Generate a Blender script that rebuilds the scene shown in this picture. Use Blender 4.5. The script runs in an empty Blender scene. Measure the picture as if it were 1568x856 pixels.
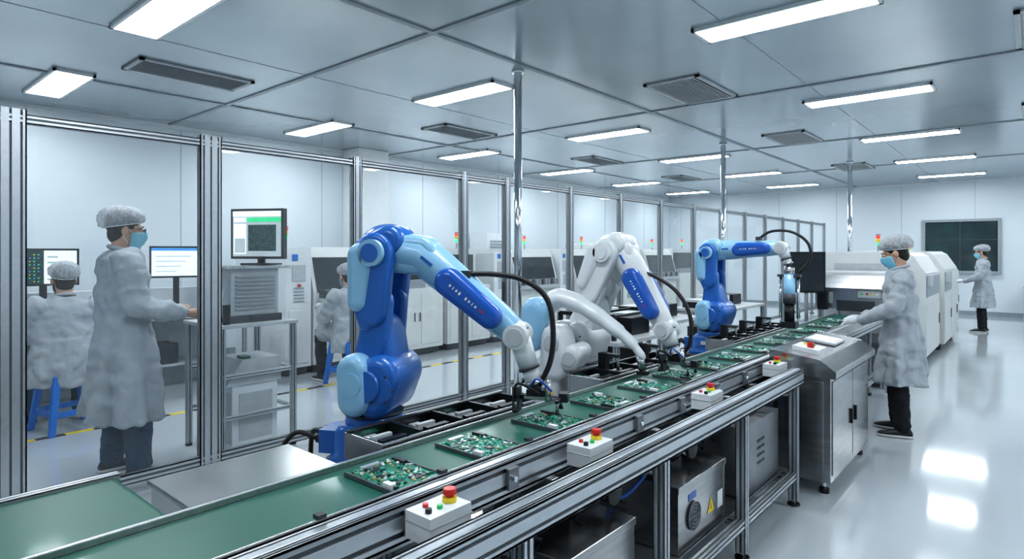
import bpy, math, random
from mathutils import Vector, Matrix
random.seed(7)
V=Vector
# ---------------------------------------------------------------- materials
def M(name,col,rough=.5,metal=0.,var=.06,scale=12.,bump=0.,bscale=40.,emit=0.,coat=0.,stretch=None,trans=0.,bdist=.02):
    m=bpy.data.materials.new(name); m.use_nodes=True
    nt=m.node_tree; b=nt.nodes['Principled BSDF']; out=nt.nodes['Material Output']
    tc=nt.nodes.new('ShaderNodeTexCoord'); mp=nt.nodes.new('ShaderNodeMapping')
    nt.links.new(tc.outputs['Object'],mp.inputs['Vector'])
    if stretch: mp.inputs['Scale'].default_value=stretch
    no=nt.nodes.new('ShaderNodeTexNoise'); no.inputs['Scale'].default_value=scale; no.inputs['Detail'].default_value=4
    nt.links.new(mp.outputs[0],no.inputs['Vector'])
    r=nt.nodes.new('ShaderNodeValToRGB')
    c0=[max(0,c*(1-var)) for c in col]; c1=[min(1,c*(1+var)) for c in col]
    r.color_ramp.elements[0].position=.3; r.color_ramp.elements[1].position=.7
    r.color_ramp.elements[0].color=(*c0,1); r.color_ramp.elements[1].color=(*c1,1)
    nt.links.new(no.outputs['Fac'],r.inputs['Fac']); nt.links.new(r.outputs[0],b.inputs['Base Color'])
    b.inputs['Roughness'].default_value=rough; b.inputs['Metallic'].default_value=metal
    if coat: b.inputs['Coat Weight'].default_value=coat; b.inputs['Coat Roughness'].default_value=.08
    if emit:
        nt.links.new(r.outputs[0],b.inputs['Emission Color']); b.inputs['Emission Strength'].default_value=emit
    if bump:
        n2=nt.nodes.new('ShaderNodeTexNoise'); n2.inputs['Scale'].default_value=bscale; n2.inputs['Detail'].default_value=5
        nt.links.new(mp.outputs[0],n2.inputs['Vector'])
        bp=nt.nodes.new('ShaderNodeBump'); bp.inputs['Strength'].default_value=bump; bp.inputs['Distance'].default_value=bdist
        nt.links.new(n2.outputs['Fac'],bp.inputs['Height']); nt.links.new(bp.outputs[0],b.inputs['Normal'])
    if trans:
        t=nt.nodes.new('ShaderNodeBsdfTransparent'); mx=nt.nodes.new('ShaderNodeMixShader'); mx.inputs[0].default_value=trans
        nt.links.new(b.outputs[0],mx.inputs[1]); nt.links.new(t.outputs[0],mx.inputs[2]); nt.links.new(mx.outputs[0],out.inputs['Surface'])
    return m
def glassmat():
    m=bpy.data.materials.new('clear_panel'); m.use_nodes=True; nt=m.node_tree; nt.nodes.clear()
    o=nt.nodes.new('ShaderNodeOutputMaterial'); t=nt.nodes.new('ShaderNodeBsdfTransparent'); t.inputs[0].default_value=(.95,.975,.985,1)
    g=nt.nodes.new('ShaderNodeBsdfGlossy'); g.inputs['Roughness'].default_value=.02
    d=nt.nodes.new('ShaderNodeBsdfDiffuse'); d.inputs[0].default_value=(.75,.83,.88,1)
    lw=nt.nodes.new('ShaderNodeLayerWeight'); lw.inputs[0].default_value=.5
    pw=nt.nodes.new('ShaderNodeMath'); pw.operation='POWER'; pw.inputs[1].default_value=4
    ml=nt.nodes.new('ShaderNodeMath'); ml.operation='MULTIPLY_ADD'; ml.inputs[1].default_value=.28; ml.inputs[2].default_value=.06
    nt.links.new(lw.outputs['Facing'],pw.inputs[0]); nt.links.new(pw.outputs[0],ml.inputs[0])
    a=nt.nodes.new('ShaderNodeMixShader'); b=nt.nodes.new('ShaderNodeMixShader'); b.inputs[0].default_value=.04
    nt.links.new(ml.outputs[0],a.inputs[0]); nt.links.new(t.outputs[0],a.inputs[1]); nt.links.new(g.outputs[0],a.inputs[2])
    nt.links.new(a.outputs[0],b.inputs[1]); nt.links.new(d.outputs[0],b.inputs[2]); nt.links.new(b.outputs[0],o.inputs[0])
    return m
ALU=M('anodised_aluminium',(.56,.59,.62),.33,.8,.04,30)
ALUD=M('aluminium_slot',(.15,.165,.18),.5,.6)
STEEL=M('brushed_steel',(.48,.485,.49),.27,1.,.12,5,stretch=(1,14,1))
CABST=M('cabinet_steel',(.45,.455,.46),.24,1.,.12,5,bump=.03,bscale=3,stretch=(1,1,10))
STEELD=M('dull_steel',(.30,.315,.33),.35,.85,.14,8)
CHROME=M('chrome',(.70,.73,.76),.1,1.)
WHITE=M('white_paint',(.72,.75,.77),.38,0,.03,8,coat=.2)
CREAM=M('machine_white',(.64,.66,.65),.42,0,.03,6)
GREY=M('grey_paint',(.30,.33,.36),.45)
LGREY=M('light_grey_plastic',(.47,.50,.52),.45)
DGREY=M('dark_grey',(.045,.052,.06),.45)
BLACK=M('black_plastic',(.010,.011,.014),.35)
RUB=M('cable_rubber',(.010,.010,.012),.45)
DGLASS=M('dark_window',(.025,.035,.04),.08,0,.3,3,coat=.5)
WGLASS=M('window_glass',(.02,.045,.05),.06,0,.4,1.5,coat=.6)
RBLUE=M('robot_blue',(.018,.13,.45),.32,0,.05,5,coat=.3)
RLIGHT=M('robot_light_blue',(.27,.51,.71),.34,0,.04,5,coat=.3)
RWHITE=M('robot_white',(.68,.71,.73),.32,0,.03,5,coat=.3)
RCOVER=M('robot_cover_blue',(.012,.10,.44),.3,0,.05,5,coat=.35)
GREEN=M('belt_green',(.006,.105,.070),.40,0,.08,5,coat=.1)
PCBG=M('pcb_green',(.012,.21,.14),.35,0,.5,90)
CHIP=M('chip_black',(.02,.022,.025),.35)
TEAL=M('component_teal',(.08,.45,.34),.4)
SILV=M('component_silver',(.70,.74,.74),.3,.6)
GOLD=M('component_tan',(.55,.45,.22),.4,.3)
RED=M('button_red',(.6,.02,.015),.3,coat=.4)
YEL=M('label_yellow',(.8,.6,.03),.45)
GRN=M('lamp_green',(.02,.5,.12),.3)
REDL=M('lamp_red',(.8,.05,.02),.3,emit=.6)
GRNL=M('lamp_green_lit',(.05,.75,.3),.3,emit=.8)
SBLUE=M('stool_blue',(.01,.17,.60),.35,0,.04)
COAT=M('coat_fabric',(.37,.405,.435),.85,0,.06,6,bump=.45,bscale=8,bdist=.04)
JEAN=M('jeans',(.020,.055,.10),.9,0,.25,60,bump=.3,bscale=20)
TROU=M('black_trousers',(.008,.009,.012),.85,bump=.2,bscale=20)
SKIN=M('skin',(.52,.31,.22),.55,0,.05,20)
GLOVE=M('white_glove',(.66,.69,.71),.7)
HAIR=M('hair_black',(.012,.010,.008),.6,bump=.4,bscale=80)
CAPM=M('bouffant_cap',(.52,.55,.58),.8,0,.3,90,bump=.7,bscale=40,trans=.38)
MASK=M('mask_blue',(.20,.50,.64),.75,0,.04,30,bump=.15)
SHOE=M('shoe_black',(.012,.012,.014),.5)
SOLE=M('shoe_sole',(.6,.6,.6),.6)
EYEW=M('eye_white',(.8,.8,.78),.3)
SCRW=M('screen_white',(.75,.84,.90),.3,emit=.5)
SCRG=M('screen_green',(.03,.55,.22),.3,emit=.5)
SCRD=M('screen_dark',(.02,.05,.05),.2,0,.6,60,emit=.3)
SCRL=M('screen_grey',(.40,.46,.48),.3,emit=.3)
SCRB=M('screen_blue',(.05,.25,.6),.3,emit=.5)
PAPER=M('paper',(.72,.75,.77),.7)
GLASS=glassmat()
# ---------------------------------------------------------------- mesh builder
class MB:
    def __init__(s): s.v=[];s.f=[];s.m=[];s.s=[];s.mats=[];s.X=None
    def add(s,vs,fs,mat,smooth=False):
        if mat not in s.mats: s.mats.append(mat)
        k=s.mats.index(mat); o=len(s.v)
        for p in vs:
            p=V(p); s.v.append(s.X@p if s.X else p)
        for i,f in enumerate(fs):
            s.f.append([o+j for j in f]); s.m.append(k); s.s.append(smooth if not isinstance(smooth,list) else smooth[i])
    def bx(s,x0,x1,y0,y1,z0,z1,mat):
        v=[(x,y,z) for x in (x0,x1) for y in (y0,y1) for z in (z0,z1)]
        s.add(v,[(0,1,3,2),(4,6,7,5),(0,4,5,1),(2,3,7,6),(0,2,6,4),(1,5,7,3)],mat)
    def box(s,c,sz,mat,R=None):
        a,b,d=[t/2 for t in sz]; c=V(c)
        v=[(x,y,z) for x in (-a,a) for y in (-b,b) for z in (-d,d)]
        v=[c+((R@V(p)) if R else V(p)) for p in v]
        s.add(v,[(0,1,3,2),(4,6,7,5),(0,4,5,1),(2,3,7,6),(0,2,6,4),(1,5,7,3)],mat)
    def loft(s,rings,mat,cap=True,smooth=True):
        n=len(rings[0]); vs=[p for r in rings for p in r]; fs=[];sm=[]
        for i in range(len(rings)-1):
            for j in range(n):
                fs.append((i*n+j,i*n+(j+1)%n,(i+1)*n+(j+1)%n,(i+1)*n+j)); sm.append(smooth)
        if cap:
            fs.append(tuple(range(n-1,-1,-1))); sm.append(False)
            o=(len(rings)-1)*n; fs.append(tuple(range(o,o+n))); sm.append(False)
        s.add(vs,fs,mat,sm)
    def tube(s,pts,rad,mat,seg=12,round_=False,ex=1.0):
        pts=[V(p) for p in pts]
        if not isinstance(rad,(list,tuple)): rad=[rad]*len(pts)
        if round_:
            a=(pts[0]-pts[1]).normalized(); b=(pts[-1]-pts[-2]).normalized()
            r0,r1=rad[0],rad[-1]
            pts=[pts[0]+a*r0*.97,pts[0]+a*r0*.7]+pts+[pts[-1]+b*r1*.7,pts[-1]+b*r1*.97]
            rad=[r0*.25,r0*.71]+list(rad)+[r1*.71,r1*.25]
        t=(pts[1]-pts[0]).normalized()
        u=t.orthogonal().normalized() if abs(t.z)>.9 else t.cross(V((0,0,1))).normalized()
        rings=[]
        for i,p in enumerate(pts):
            if i==0: d=pts[1]-pts[0]
            elif i==len(pts)-1: d=pts[-1]-pts[-2]
            else: d=(pts[i+1]-pts[i]).normalized()+(pts[i]-pts[i-1]).normalized()
            d.normalize(); u=(u-d*u.dot(d)).normalized(); w=d.cross(u)
            rings.append([p+(u*math.cos(2*math.pi*k/seg)+w*math.sin(2*math.pi*k/seg)*ex)*rad[i] for k in range(seg)])
        s.loft(rings,mat)
    def cyl(s,p0,p1,r,mat,r1=None,seg=24): s.tube([p0,p1],[r,r if r1 is None else r1],mat,seg)
    def ell(s,c,r,mat,R=None,seg=20,rg=12):
        c=V(c); rings=[]
        for i in range(rg+1):
            a=math.pi*(i+.0)/rg; a=min(max(a,.02),math.pi-.02)
            ring=[]
            for j in range(seg):
                b=2*math.pi*j/seg
                p=V((r[0]*math.sin(a)*math.cos(b),r[1]*math.sin(a)*math.sin(b),-r[2]*math.cos(a)))
                ring.append(c+(R@p if R else p))
            rings.append(ring)
        s.loft(rings,mat)
    def plate(s,p0,r0,p1,r1,v0,v1,mat,bev=.015,n=12):
        dx,dz=p1[0]-p0[0],p1[1]-p0[1]; L=math.hypot(dx,dz) or 1e-4; th=math.atan2(dz,dx)
        phi=math.acos(max(-1,min(1,(r0-r1)/L)))
        def ring(v,ins):
            o=[]
            for i in range(n+1):
                a=th-phi+2*phi*i/n; o.append((p1[0]+(r1-ins)*math.cos(a),v,p1[1]+(r1-ins)*math.sin(a)))
            for i in range(n+1):
                a=th+phi+(2*math.pi-2*phi)*i/n; o.append((p0[0]+(r0-ins)*math.cos(a),v,p0[1]+(r0-ins)*math.sin(a)))
            return o
        s.loft([ring(v0,bev),ring(v0+bev*.13,bev*.5),ring(v0+bev*.45,bev*.15),ring(v0+bev,0),ring(v1-bev,0),ring(v1-bev*.45,bev*.15),ring(v1-bev*.13,bev*.5),ring(v1,bev)],mat)
    def prism(s,poly,y0,y1,mat,axis='y'):
        n=len(poly)
        if axis=='y': vs=[(a,y0,b) for a,b in poly]+[(a,y1,b) for a,b in poly]
        else: vs=[(y0,a,b) for a,b in poly]+[(y1,a,b) for a,b in poly]
        fs=[tuple(range(n)),tuple(range(2*n-1,n-1,-1))]+[(i,(i+1)%n,(i+1)%n+n,i+n) for i in range(n)]
        s.add(vs,fs,mat)
    def prof(s,p0,p1,w,h,mat=None):
        """T-slot extrusion along an axis; w,h = section sizes on the two other axes (in axis order)"""
        p0=V(p0);p1=V(p1); ax=max(range(3),key=lambda i:abs((p1-p0)[i])); o=[i for i in range(3) if i!=ax]
        lo=min(p0[ax],p1[ax]); hi=max(p0[ax],p1[ax]); c=[p0[o[0]],p0[o[1]]]
        def b(a0,a1,b0,b1,mt,e=0):
            r=[None]*3; r[ax]=(lo+e,hi-e); r[o[0]]=(c[0]+a0,c[0]+a1); r[o[1]]=(c[1]+b0,c[1]+b1)
            s.bx(*r[0],*r[1],*r[2],mt)
        ins=min(w,h)*.14
        b(-w/2+ins,w/2-ins,-h/2+ins,h/2-ins,ALUD,.001)
        def spans(L):
            k=max(1,round(L/.045)); u=L/k; out=[]
            for i in range(k): out.append((-L/2+i*u+u*.38,-L/2+i*u+u*.62))
            segs=[];pv=-L/2
            for a,bb in out: segs.append((pv,a)); pv=bb
            segs.append((pv,L/2)); return segs
        for a in spans(w):
            b(a[0],a[1],-h/2,-h/2+ins,ALU); b(a[0],a[1],h/2-ins,h/2,ALU)
        for a in spans(h):
            b(-w/2,-w/2+ins,a[0],a[1],ALU); b(w/2-ins,w/2,a[0],a[1],ALU)
    def build(s,name,loc=(0,0,0),rz=0,bevel=0,parent=None,remesh=0,smooth=0,disp=0,dscale=.12,fold=0,data=None):
        if data is None:
            me=bpy.data.meshes.new(name); me.from_pydata([tuple(p) for p in s.v],[],s.f)
            for m in s.mats: me.materials.append(m)
            me.polygons.foreach_set('material_index',s.m)
            me.polygons.foreach_set('use_smooth',[True]*len(s.f) if remesh else s.s)
            me.update()
        else: me=data
        ob=bpy.data.objects.new(name,me); bpy.context.scene.collection.objects.link(ob)
        ob.location=loc; ob.rotation_euler=(0,0,rz)
        if bevel:
            b=ob.modifiers.new('bevel','BEVEL'); b.width=bevel; b.segments=2; b.limit_method='ANGLE'; b.angle_limit=math.radians(50)
        if remesh:
            r=ob.modifiers.new('r','REMESH'); r.mode='VOXEL'; r.voxel_size=remesh; r.use_smooth_shade=True
            if smooth: q=ob.modifiers.new('s','SMOOTH'); q.iterations=smooth; q.factor=.5
            if disp:
                t=bpy.data.textures.new('cl','CLOUDS'); t.noise_scale=dscale; t.noise_depth=2
                q=ob.modifiers.new('d','DISPLACE'); q.texture=t; q.strength=disp; q.mid_level=.5; q.texture_coords='LOCAL'
            if fold:
                t=bpy.data.textures.new('fold','MARBLE'); t.noise_scale=.16; t.turbulence=9; t.noise_depth=1; t.marble_type='SOFT'
                q=ob.modifiers.new('f','DISPLACE'); q.texture=t; q.strength=fold; q.mid_level=.5; q.texture_coords='LOCAL'
        if parent: ob.parent=parent
        return ob
def spline(P,n=8):
    P=[V(p) for p in P]; Q=[P[0]*2-P[1]]+P+[P[-1]*2-P[-2]]; out=[]
    for i in range(1,len(Q)-2):
        for k in range(n):
            t=k/n; a,b,c,d=Q[i-1:i+3]
            out.append(.5*((2*b)+(c-a)*t+(2*a-5*b+4*c-d)*t*t+(3*b-a-3*c+d)*t**3))
    out.append(P[-1]); return out
def empty(name,loc,rz=0):
    e=bpy.data.objects.new(name,None); bpy.context.scene.collection.objects.link(e); e.location=loc; e.rotation_euler=(0,0,rz); e.empty_display_size=.1; return e
# ---------------------------------------------------------------- room
RX0,RX1,RY0,RY1,RH=-9.0,3.0,-4.0,18.3,3.25
FLOORM=M('epoxy_floor',(.50,.545,.575),.085,0,.03,1.2,bump=.02,bscale=6,coat=.4)
WALLM=M('wall_panel',(.64,.70,.74),.35,0,.02,1)
CEILM=M('ceiling_panel',(.43,.485,.525),.2,.5,.07,.8,bump=.03,bscale=1.5)
SEAM=M('seam_grey',(.30,.34,.37),.4,.3)
WSEAM=M('wall_seam',(.46,.52,.56),.5)
def slab(n,*a,mat): 
    m=MB(); m.bx(*a,mat); return m.build(n)
slab('floor',RX0,RX1,RY0,RY1,-.1,0,mat=FLOORM)
slab('ceiling',RX0,RX1,RY0,RY1,RH,RH+.1,mat=CEILM)
def wall(n,*a):
    slab(n,*a,mat=WALLM)
wall('wall_left',RX0-.1,RX0,RY0,RY1,0,RH); wall('wall_right',RX1,RX1+.1,RY0,RY1,0,RH)
wall('wall_far',RX0,RX1,RY1,RY1+.1,0,RH); wall('wall_near',RX0,RX1,RY0-.1,RY0,0,RH)
m=MB(); m.bx(RX0,RX1,RY1-.015,RY1,0,.1,SEAM); m.build('baseboard_far')
m=MB(); m.bx(RX0,RX0+.015,RY0,RY1,0,.1,SEAM); m.build('baseboard_left')
m=MB()
for x in (-7.25,-3.62,0.0): m.bx(x-.025,x+.025,RY0,RY1,RH-.012,RH,SEAM)
for k in range(-1,4): m.bx(RX0,RX1,3.25+k*3.6-.025,3.25+k*3.6+.025,RH-.0115,RH,SEAM)
for x in (-5.45,-1.8,1.5): m.bx(x-.004,x+.004,RY0,RY1,RH-.003,RH,SEAM)
m.build('trim_1')
m=MB()
for k in range(9): m.bx(RX0,RX0+.006,-1+k*2.2,-.985+k*2.2,0,RH,WSEAM)
for k in range(8): m.bx(RX0+.4+k*1.5,RX0+.415+k*1.5,RY1-.006,RY1,0,RH,WSEAM)
m.build('trim_2')
m=MB(); m.bx(RX0,RX0+.04,RY0,RY1,RH-.05,RH,WHITE); m.bx(RX0,RX1,RY1-.04,RY1,RH-.05,RH,WHITE); m.build('trim_3')
m=MB(); m.bx(-8.99,-8.5,6.0,6.6,0,RH-.001,WHITE); m.bx(-8.99,-8.47,5.97,6.63,0,.1,SEAM); m.build('structural_column',bevel=.01)
m=MB()
m.bx(-2.1,-.64,18.27,18.295,1.05,2.26,WGLASS)
for a in ((-2.14,-2.08,1.02,2.3),(-.66,-.6,1.02,2.3)): m.bx(a[0],a[1],18.23,18.3,a[2],a[3],GREY)
m.bx(-1.39,-1.36,18.25,18.3,1.05,2.26,DGREY); m.bx(-2.1,-.64,18.26,18.27,1.8,1.82,DGREY)
m.bx(-2.14,-.6,18.22,18.3,2.25,2.31,GREY); m.bx(-2.14,-.6,18.2,18.3,1.0,1.06,GREY)
m.build('window_1')
LITE=M('light_diffuser',(.90,.955,1.0),.5,emit=26,var=0.)
def lamp(x,y):
    m=MB(); m.bx(-.6,.6,-.15,.15,-.022,-.018,LITE)
    for a in ((-.625,.625,-.175,-.15),(-.625,.625,.15,.175),(-.625,-.6,-.175,.175),(.6,.625,-.175,.175)): m.bx(*a,-.026,0,WHITE)
    m.build('ceiling_light',(x,y,RH))
for x in (-7.65,-4.78,-1.42,1.6):
    for k in range(6): lamp(x,1.7+3.0*k)
lamp(-1.42,-1.3); lamp(-4.78,-1.3)
def vent(x0,x1,y0,y1):
    m=MB(); z=RH
    for a in ((x0,x1,y0,y0+.04),(x0,x1,y1-.04,y1),(x0,x0+.04,y0,y1),(x1-.04,x1,y0,y1)): m.bx(*a,z-.02,z,LGREY)
    m.bx(x0,x1,y0,y1,z-.004,z-.001,GREY)
    n=int((x1-x0-.08)/.035)
    for i in range(n): m.box((x0+.055+i*.035,(y0+y1)/2,z-.012),(.028,y1-y0-.08,.004),LGREY,Matrix.Rotation(.3,3,'Y'))
    m.build('air_vent')
for y in (1.95,5.65,9.3,12.9): vent(-6.55,-6.05,y,y+1.05)
for y in (5.7,9.3,13.4): vent(-3.1,-2.5,y,y+1.05)
for y in (5.7,9.3,12.9): vent(-.12,.45,y,y+1.05)
m=MB(); y=-1.
while y<16:
    m.bx(-6.1,-6.04,y,y+.2,0.0005,.003,YEL); m.bx(-6.1,-6.04,y+.2,y+.4,.0005,.003,BLACK); y+=.4
m.build('floor_marking')
def pole(x,y):
    m=MB(); m.cyl((0,0,0),(0,0,RH),.038,CHROME,seg=24); m.cyl((0,0,0),(0,0,.02),.08,CHROME); m.cyl((0,0,RH-.03),(0,0,RH),.06,CHROME); m.build('support_pole',(x,y,0))
pole(-3.77,4.47); pole(-3.79,9.6); pole(-2.7,13.1)
# ---------------------------------------------------------------- glass fence
FX=-4.2; m=MB(); FT=2.26
ys=[.72,1.77,2.93,4.16,4.79]+[4.79+1.15*i for i in range(1,12)]
ys=[y for y in ys if y<18.2]
ysn=[-2.6,-1.5,-.4]+ys
for y in ysn:
    w=.14 if y in (.72,1.77) else .085
    m.prof((FX,y,.0),(FX,y,FT+.02),.05,w)
    m.bx(FX-.05,FX+.05,y-w/2-.01,y+w/2+.01,0,.012,ALUD)
m.prof((FX,ysn[0],FT-.03),(FX,ys[-1],FT-.03),.045,.05)
m.prof((FX,ysn[0],.12),(FX,ys[-1],.12),.045,.06)
ysn=sorted(ysn)
for a,b in zip(ysn[:-1],ysn[1:]): m.add([(FX,a+.03,.13),(FX,b-.03,.13),(FX,b-.03,FT-.05),(FX,a+.03,FT-.05)],[(0,1,2,3)],GLASS)
m.bx(FX+.025,FX+.05,4.70,4.73,1.0,1.2,DGREY)
m.build('glass_partition')
# ---------------------------------------------------------------- conveyor
m=MB()
BZ=.8; Y0,Y1=-1.2,7.6
m.bx(-1.70,-1.37,Y0,Y1,BZ-.025,BZ,GREEN)
m.bx(-1.70,-1.37,Y0,Y1,BZ-.06,BZ-.03,STEELD)
m.prof((-1.72,Y0,.775),(-1.72,Y1,.775),.035,.07)
m.prof((-1.335,Y0,.765),(-1.335,Y1,.765),.07,.11)
m.bx(-1.374,-1.368,Y0,Y1,BZ,.828,STEEL); m.bx(-1.706,-1.702,Y0,Y1,BZ,.818,STEEL)
y=-.2
while y<7.4:
    m.bx(-1.30,-1.285,y,y+.05,.73,.8,STEELD); m.cyl((-1.285,y+.025,.765),(-1.275,y+.025,.765),.01,CHROME,seg=10)
    m.bx(-1.39,-1.365,y+.2,y+.225,.826,.838,DGREY); y+=.42
for y in (-.4,.45,1.31,2.15,3.0,3.84):
    m.prof((-1.09,y,.03),(-1.09,y,.71),.05,.05); m.prof((-1.72,y,.03),(-1.72,y,.74),.045,.045)
    m.prof((-1.7,y,.66),(-1.115,y,.66),.04,.04); m.prof((-1.7,y,.18),(-1.115,y,.18),.04,.04)
    for x in (-1.09,-1.72): m.cyl((x,y,0),(x,y,.012),.035,BLACK); m.cyl((x,y,.012),(x,y,.04),.012,CHROME,seg=10)
m.prof((-1.09,-1.2,.755),(-1.09,3.92,.755),.07,.09)
m.prof((-1.09,-1.2,.18),(-1.09,3.86,.18),.045,.045)
m.prof((-1.72,-1.2,.18),(-1.72,7.5,.18),.045,.045)
m.prof((-1.28,-1.2,.62),(-1.28,3.9,.62),.045,.045)
m.bx(-1.66,-1.14,.5,3.8,.195,.204,STEELD)
for y in (5.35,6.3,7.3):
    for x in (-1.33,-1.72): m.prof((x,y,.03),(x,y,.72),.045,.045); m.cyl((x,y,0),(x,y,.03),.03,BLACK)
    m.prof((-1.7,y,.2),(-1.33,y,.2),.04,.04)
m.prof((-1.33,5.3,.2),(-1.33,7.5,.2),.045,.045); m.prof((-1.33,5.3,.45),(-1.33,7.5,.45),.045,.045)
m.prof((-1.17,5.25,.80),(-1.17,7.5,.80),.045,.06); m.prof((-1.17,5.28,.03),(-1.17,5.28,.77),.045,.045); m.prof((-1.17,7.4,.03),(-1.17,7.4,.77),.045,.045)
m.prof((-1.17,5.3,.3),(-1.17,7.4,.3),.045,.045)
m.bx(-1.3,-1.19,5.25,7.5,.81,.83,STEEL)
m.bx(-1.66,-1.40,Y0,Y1,.64,.70,STEEL)
for y in (.6,1.9,2.6,3.4): 
    m.bx(-1.6,-1.34,y,y+.26,.52,.64,STEELD); m.cyl((-1.34,y+.13,.58),(-1.24,y+.13,.58),.045,STEEL); m.cyl((-1.24,y+.13,.58),(-1.22,y+.13,.58),.05,BLACK)
for y in (.75,1.65,2.4,3.2,3.6):
    m.bx(-1.3,-1.14,y,y+.05,.645,.66,STEEL); m.bx(-1.27,-1.24,y,y+.04,.66,.73,STEEL)
    m.bx(-1.66,-1.6,y+.1,y+.2,.3,.6,STEELD)
for k in range(7):
    y=.5+k*.5
    m.tube(spline([(-1.3,y,.66),(-1.3,y+.12,.53),(-1.33,y+.3,.46),(-1.3,y+.45,.55),(-1.34,y+.55,.66)]),.008,RUB if k%3 else RCOVER,8)
    m.tube(spline([(-1.4,y,.6),(-1.35,y+.1,.35),(-1.36,y+.2,.24),(-1.4,y+.5,.22)]),.009,RUB,8)
m.build('conveyor_line',bevel=.0015)
m=MB()
m.bx(-2.32,-1.80,-1.6,.66,.725,.75,GREEN); m.bx(-2.32,-1.80,-1.6,.66,.69,.72,STEELD)
m.prof((-2.345,-1.6,.73),(-2.345,.69,.73),.04,.06); m.prof((-1.785,-1.6,.725),(-1.785,.69,.725),.03,.05)
m.cyl((-2.32,.66,.722),(-1.80,.66,.722),.028,GREEN)
for y in (-1.0,.5):
    for x in (-2.345,-1.785): m.prof((x,y,0),(x,y,.7),.04,.04)
m.build('feeder_conveyor',bevel=.001)
m=MB(); m.bx(-2.2,-1.80,.74,1.22,.2,.74,STEEL); m.bx(-2.21,-1.79,.73,1.23,.735,.755,CABST)
for x in (-2.15,-1.85):
    for y in (.78,1.17): m.cyl((x,y,0),(x,y,.2),.02,BLACK)
m.build('steel_box_cover',bevel=.004)
# ---------------------------------------------------------------- pcbs
def pcbmesh(seed):
    random.seed(seed); m=MB(); m.bx(-.115,.115,-.095,.095,0,.004,PCBG)
    m.bx(-.12,.12,-.10,-.093,-.004,.009,ALUD); m.bx(-.12,.12,.093,.10,-.004,.009,ALUD)
    for i in range(6):
        x=random.uniform(-.09,.09);y=random.uniform(-.07,.07);a=random.uniform(.01,.018); m.bx(x-a,x+a,y-a,y+a,.004,.007,CHIP)
    for i in range(170):
        x=random.uniform(-.107,.107);y=random.uniform(-.087,.087);a=random.uniform(.0015,.0055);b=random.uniform(.0015,.0055)
        m.bx(x-a,x+a,y-b,y+b,.004,.004+random.uniform(.002,.008),random.choice([SILV,SILV,TEAL,TEAL,GOLD,CHIP,TEAL,PCBG]))
    for i in range(9):
        x=random.uniform(-.1,.1);y=random.uniform(-.08,.08); m.cyl((x,y,.004),(x,y,.016),.005,SILV,seg=10)
    m.bx(.06,.1,-.09,-.07,.004,.018,PAPER); m.bx(-.1,-.04,.07,.088,.004,.016,CHIP); m.bx(-.11,-.09,-.05,.02,.004,.014,SILV)
    return m
datas=[]
for i,y in enumerate((1.20,1.58,2.0,2.42,2.84,3.22,3.6,4.0,4.42,4.85,5.3,5.75,6.25,6.8)):
    if i<3: o=pcbmesh(i+20).build('circuit_board',(-1.52,y,BZ+.005)); datas.append(o.data)
    else: o=MB().build('circuit_board',(-1.52,y,BZ+.005),rz=math.pi*(i%2),data=datas[i%3])
random.seed(3)
# ---------------------------------------------------------------- trays
def tray(y0,y1,tall=False):
    m=MB(); x0,x1=-1.98,-1.75; z0,z1=.755,.822; t=.012
    m.bx(x0+.001,x1-.001,y0+.001,y1-.001,z0,z0+.01,STEELD)
    m.bx(x0,x0+t,y0,y1,z0-.03,z1,STEEL); m.bx(x1-t,x1,y0,y1,z0-.03,z1,STEEL)
    m.bx(x0+t,x1-t,y0,y0+t,z0-.03,z1,STEEL); m.bx(x0+t,x1-t,y1-t,y1,z0-.03,z1,STEEL)
    n=int((y1-y0)/.2); u=(y1-y0)/n
    for i in range(n):
        a=y0+i*u; m.bx(x0+.02,x1-.02,a+u-.03,a+u-.012,z0,z1+.006,BLACK)
        m.bx(x0+.03,x1-.03,a+.03,a+u-.05,z0+.01,z0+.035,DGREY if i%2 else PCBG)
        m.bx(x0+.05,x0+.1,a+.05,a+.1,z0+.03,z0+.05,SILV); m.bx(x1-.08,x1-.05,a+.04,a+u-.06,z0+.03,z0+.06,BLACK)
        m.box((x0+.12,a+.08,z0+.05),(.02,.09,.03),LGREY)
        if tall and i%2: m.bx(x0+.03,x0+.08,a+.02,a+.07,z0,z1+.09,BLACK); m.bx(x0+.03,x0+.16,a+.03,a+.06,z1+.07,z1+.09,DGREY); m.cyl((x0+.15,a+.045,z1+.07),(x0+.15,a+.045,z1+.0),.01,STEEL,seg=10)
    m.bx(x0+.013,x0+.035,y0,y1,z1-.002,z1+.01,BLACK)
    m.bx(x0+.03,x1-.03,y0+.05,y0+.08,.06,z0,STEELD); m.bx(x0+.03,x1-.03,y1-.08,y1-.05,.06,z0,STEELD); m.bx(x0+.01,x1-.01,y0+.02,y1-.02,0,.06,STEELD)
    m.build('parts_tray_station',bevel=.002)
tray(1.33,2.2); tray(2.78,3.75,True); tray(4.65,6.1,True)
# ---------------------------------------------------------------- e-stops
def estop(x,y,z):
    m=MB(); m.bx(-.05,.05,-.075,.075,-.085,-.01,WHITE); m.bx(-.052,.052,-.077,.077,-.04,-.036,LGREY)
    m.cyl((0,.04,-.01),(0,.04,.004),.02,YEL); m.cyl((0,.04,.0),(0,.04,.015),.012,RED); m.cyl((0,.04,.012),(0,.04,.026),.020,RED,.017)
    m.cyl((.015,-.01,-.01),(.015,-.01,.0),.008,GRN); m.cyl((-.02,-.03,-.01),(-.02,-.03,.0),.008,RED); m.cyl((.015,-.05,-.01),(.015,-.05,.002),.009,BLACK)
    m.bx(.05,.0505,-.06,.06,-.075,-.05,PAPER)
    m.build('emergency_stop_box',(x,y,z),bevel=.006)
for y in (1.12,1.86,2.9,3.93): estop(-1.225,y,.825)
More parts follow.
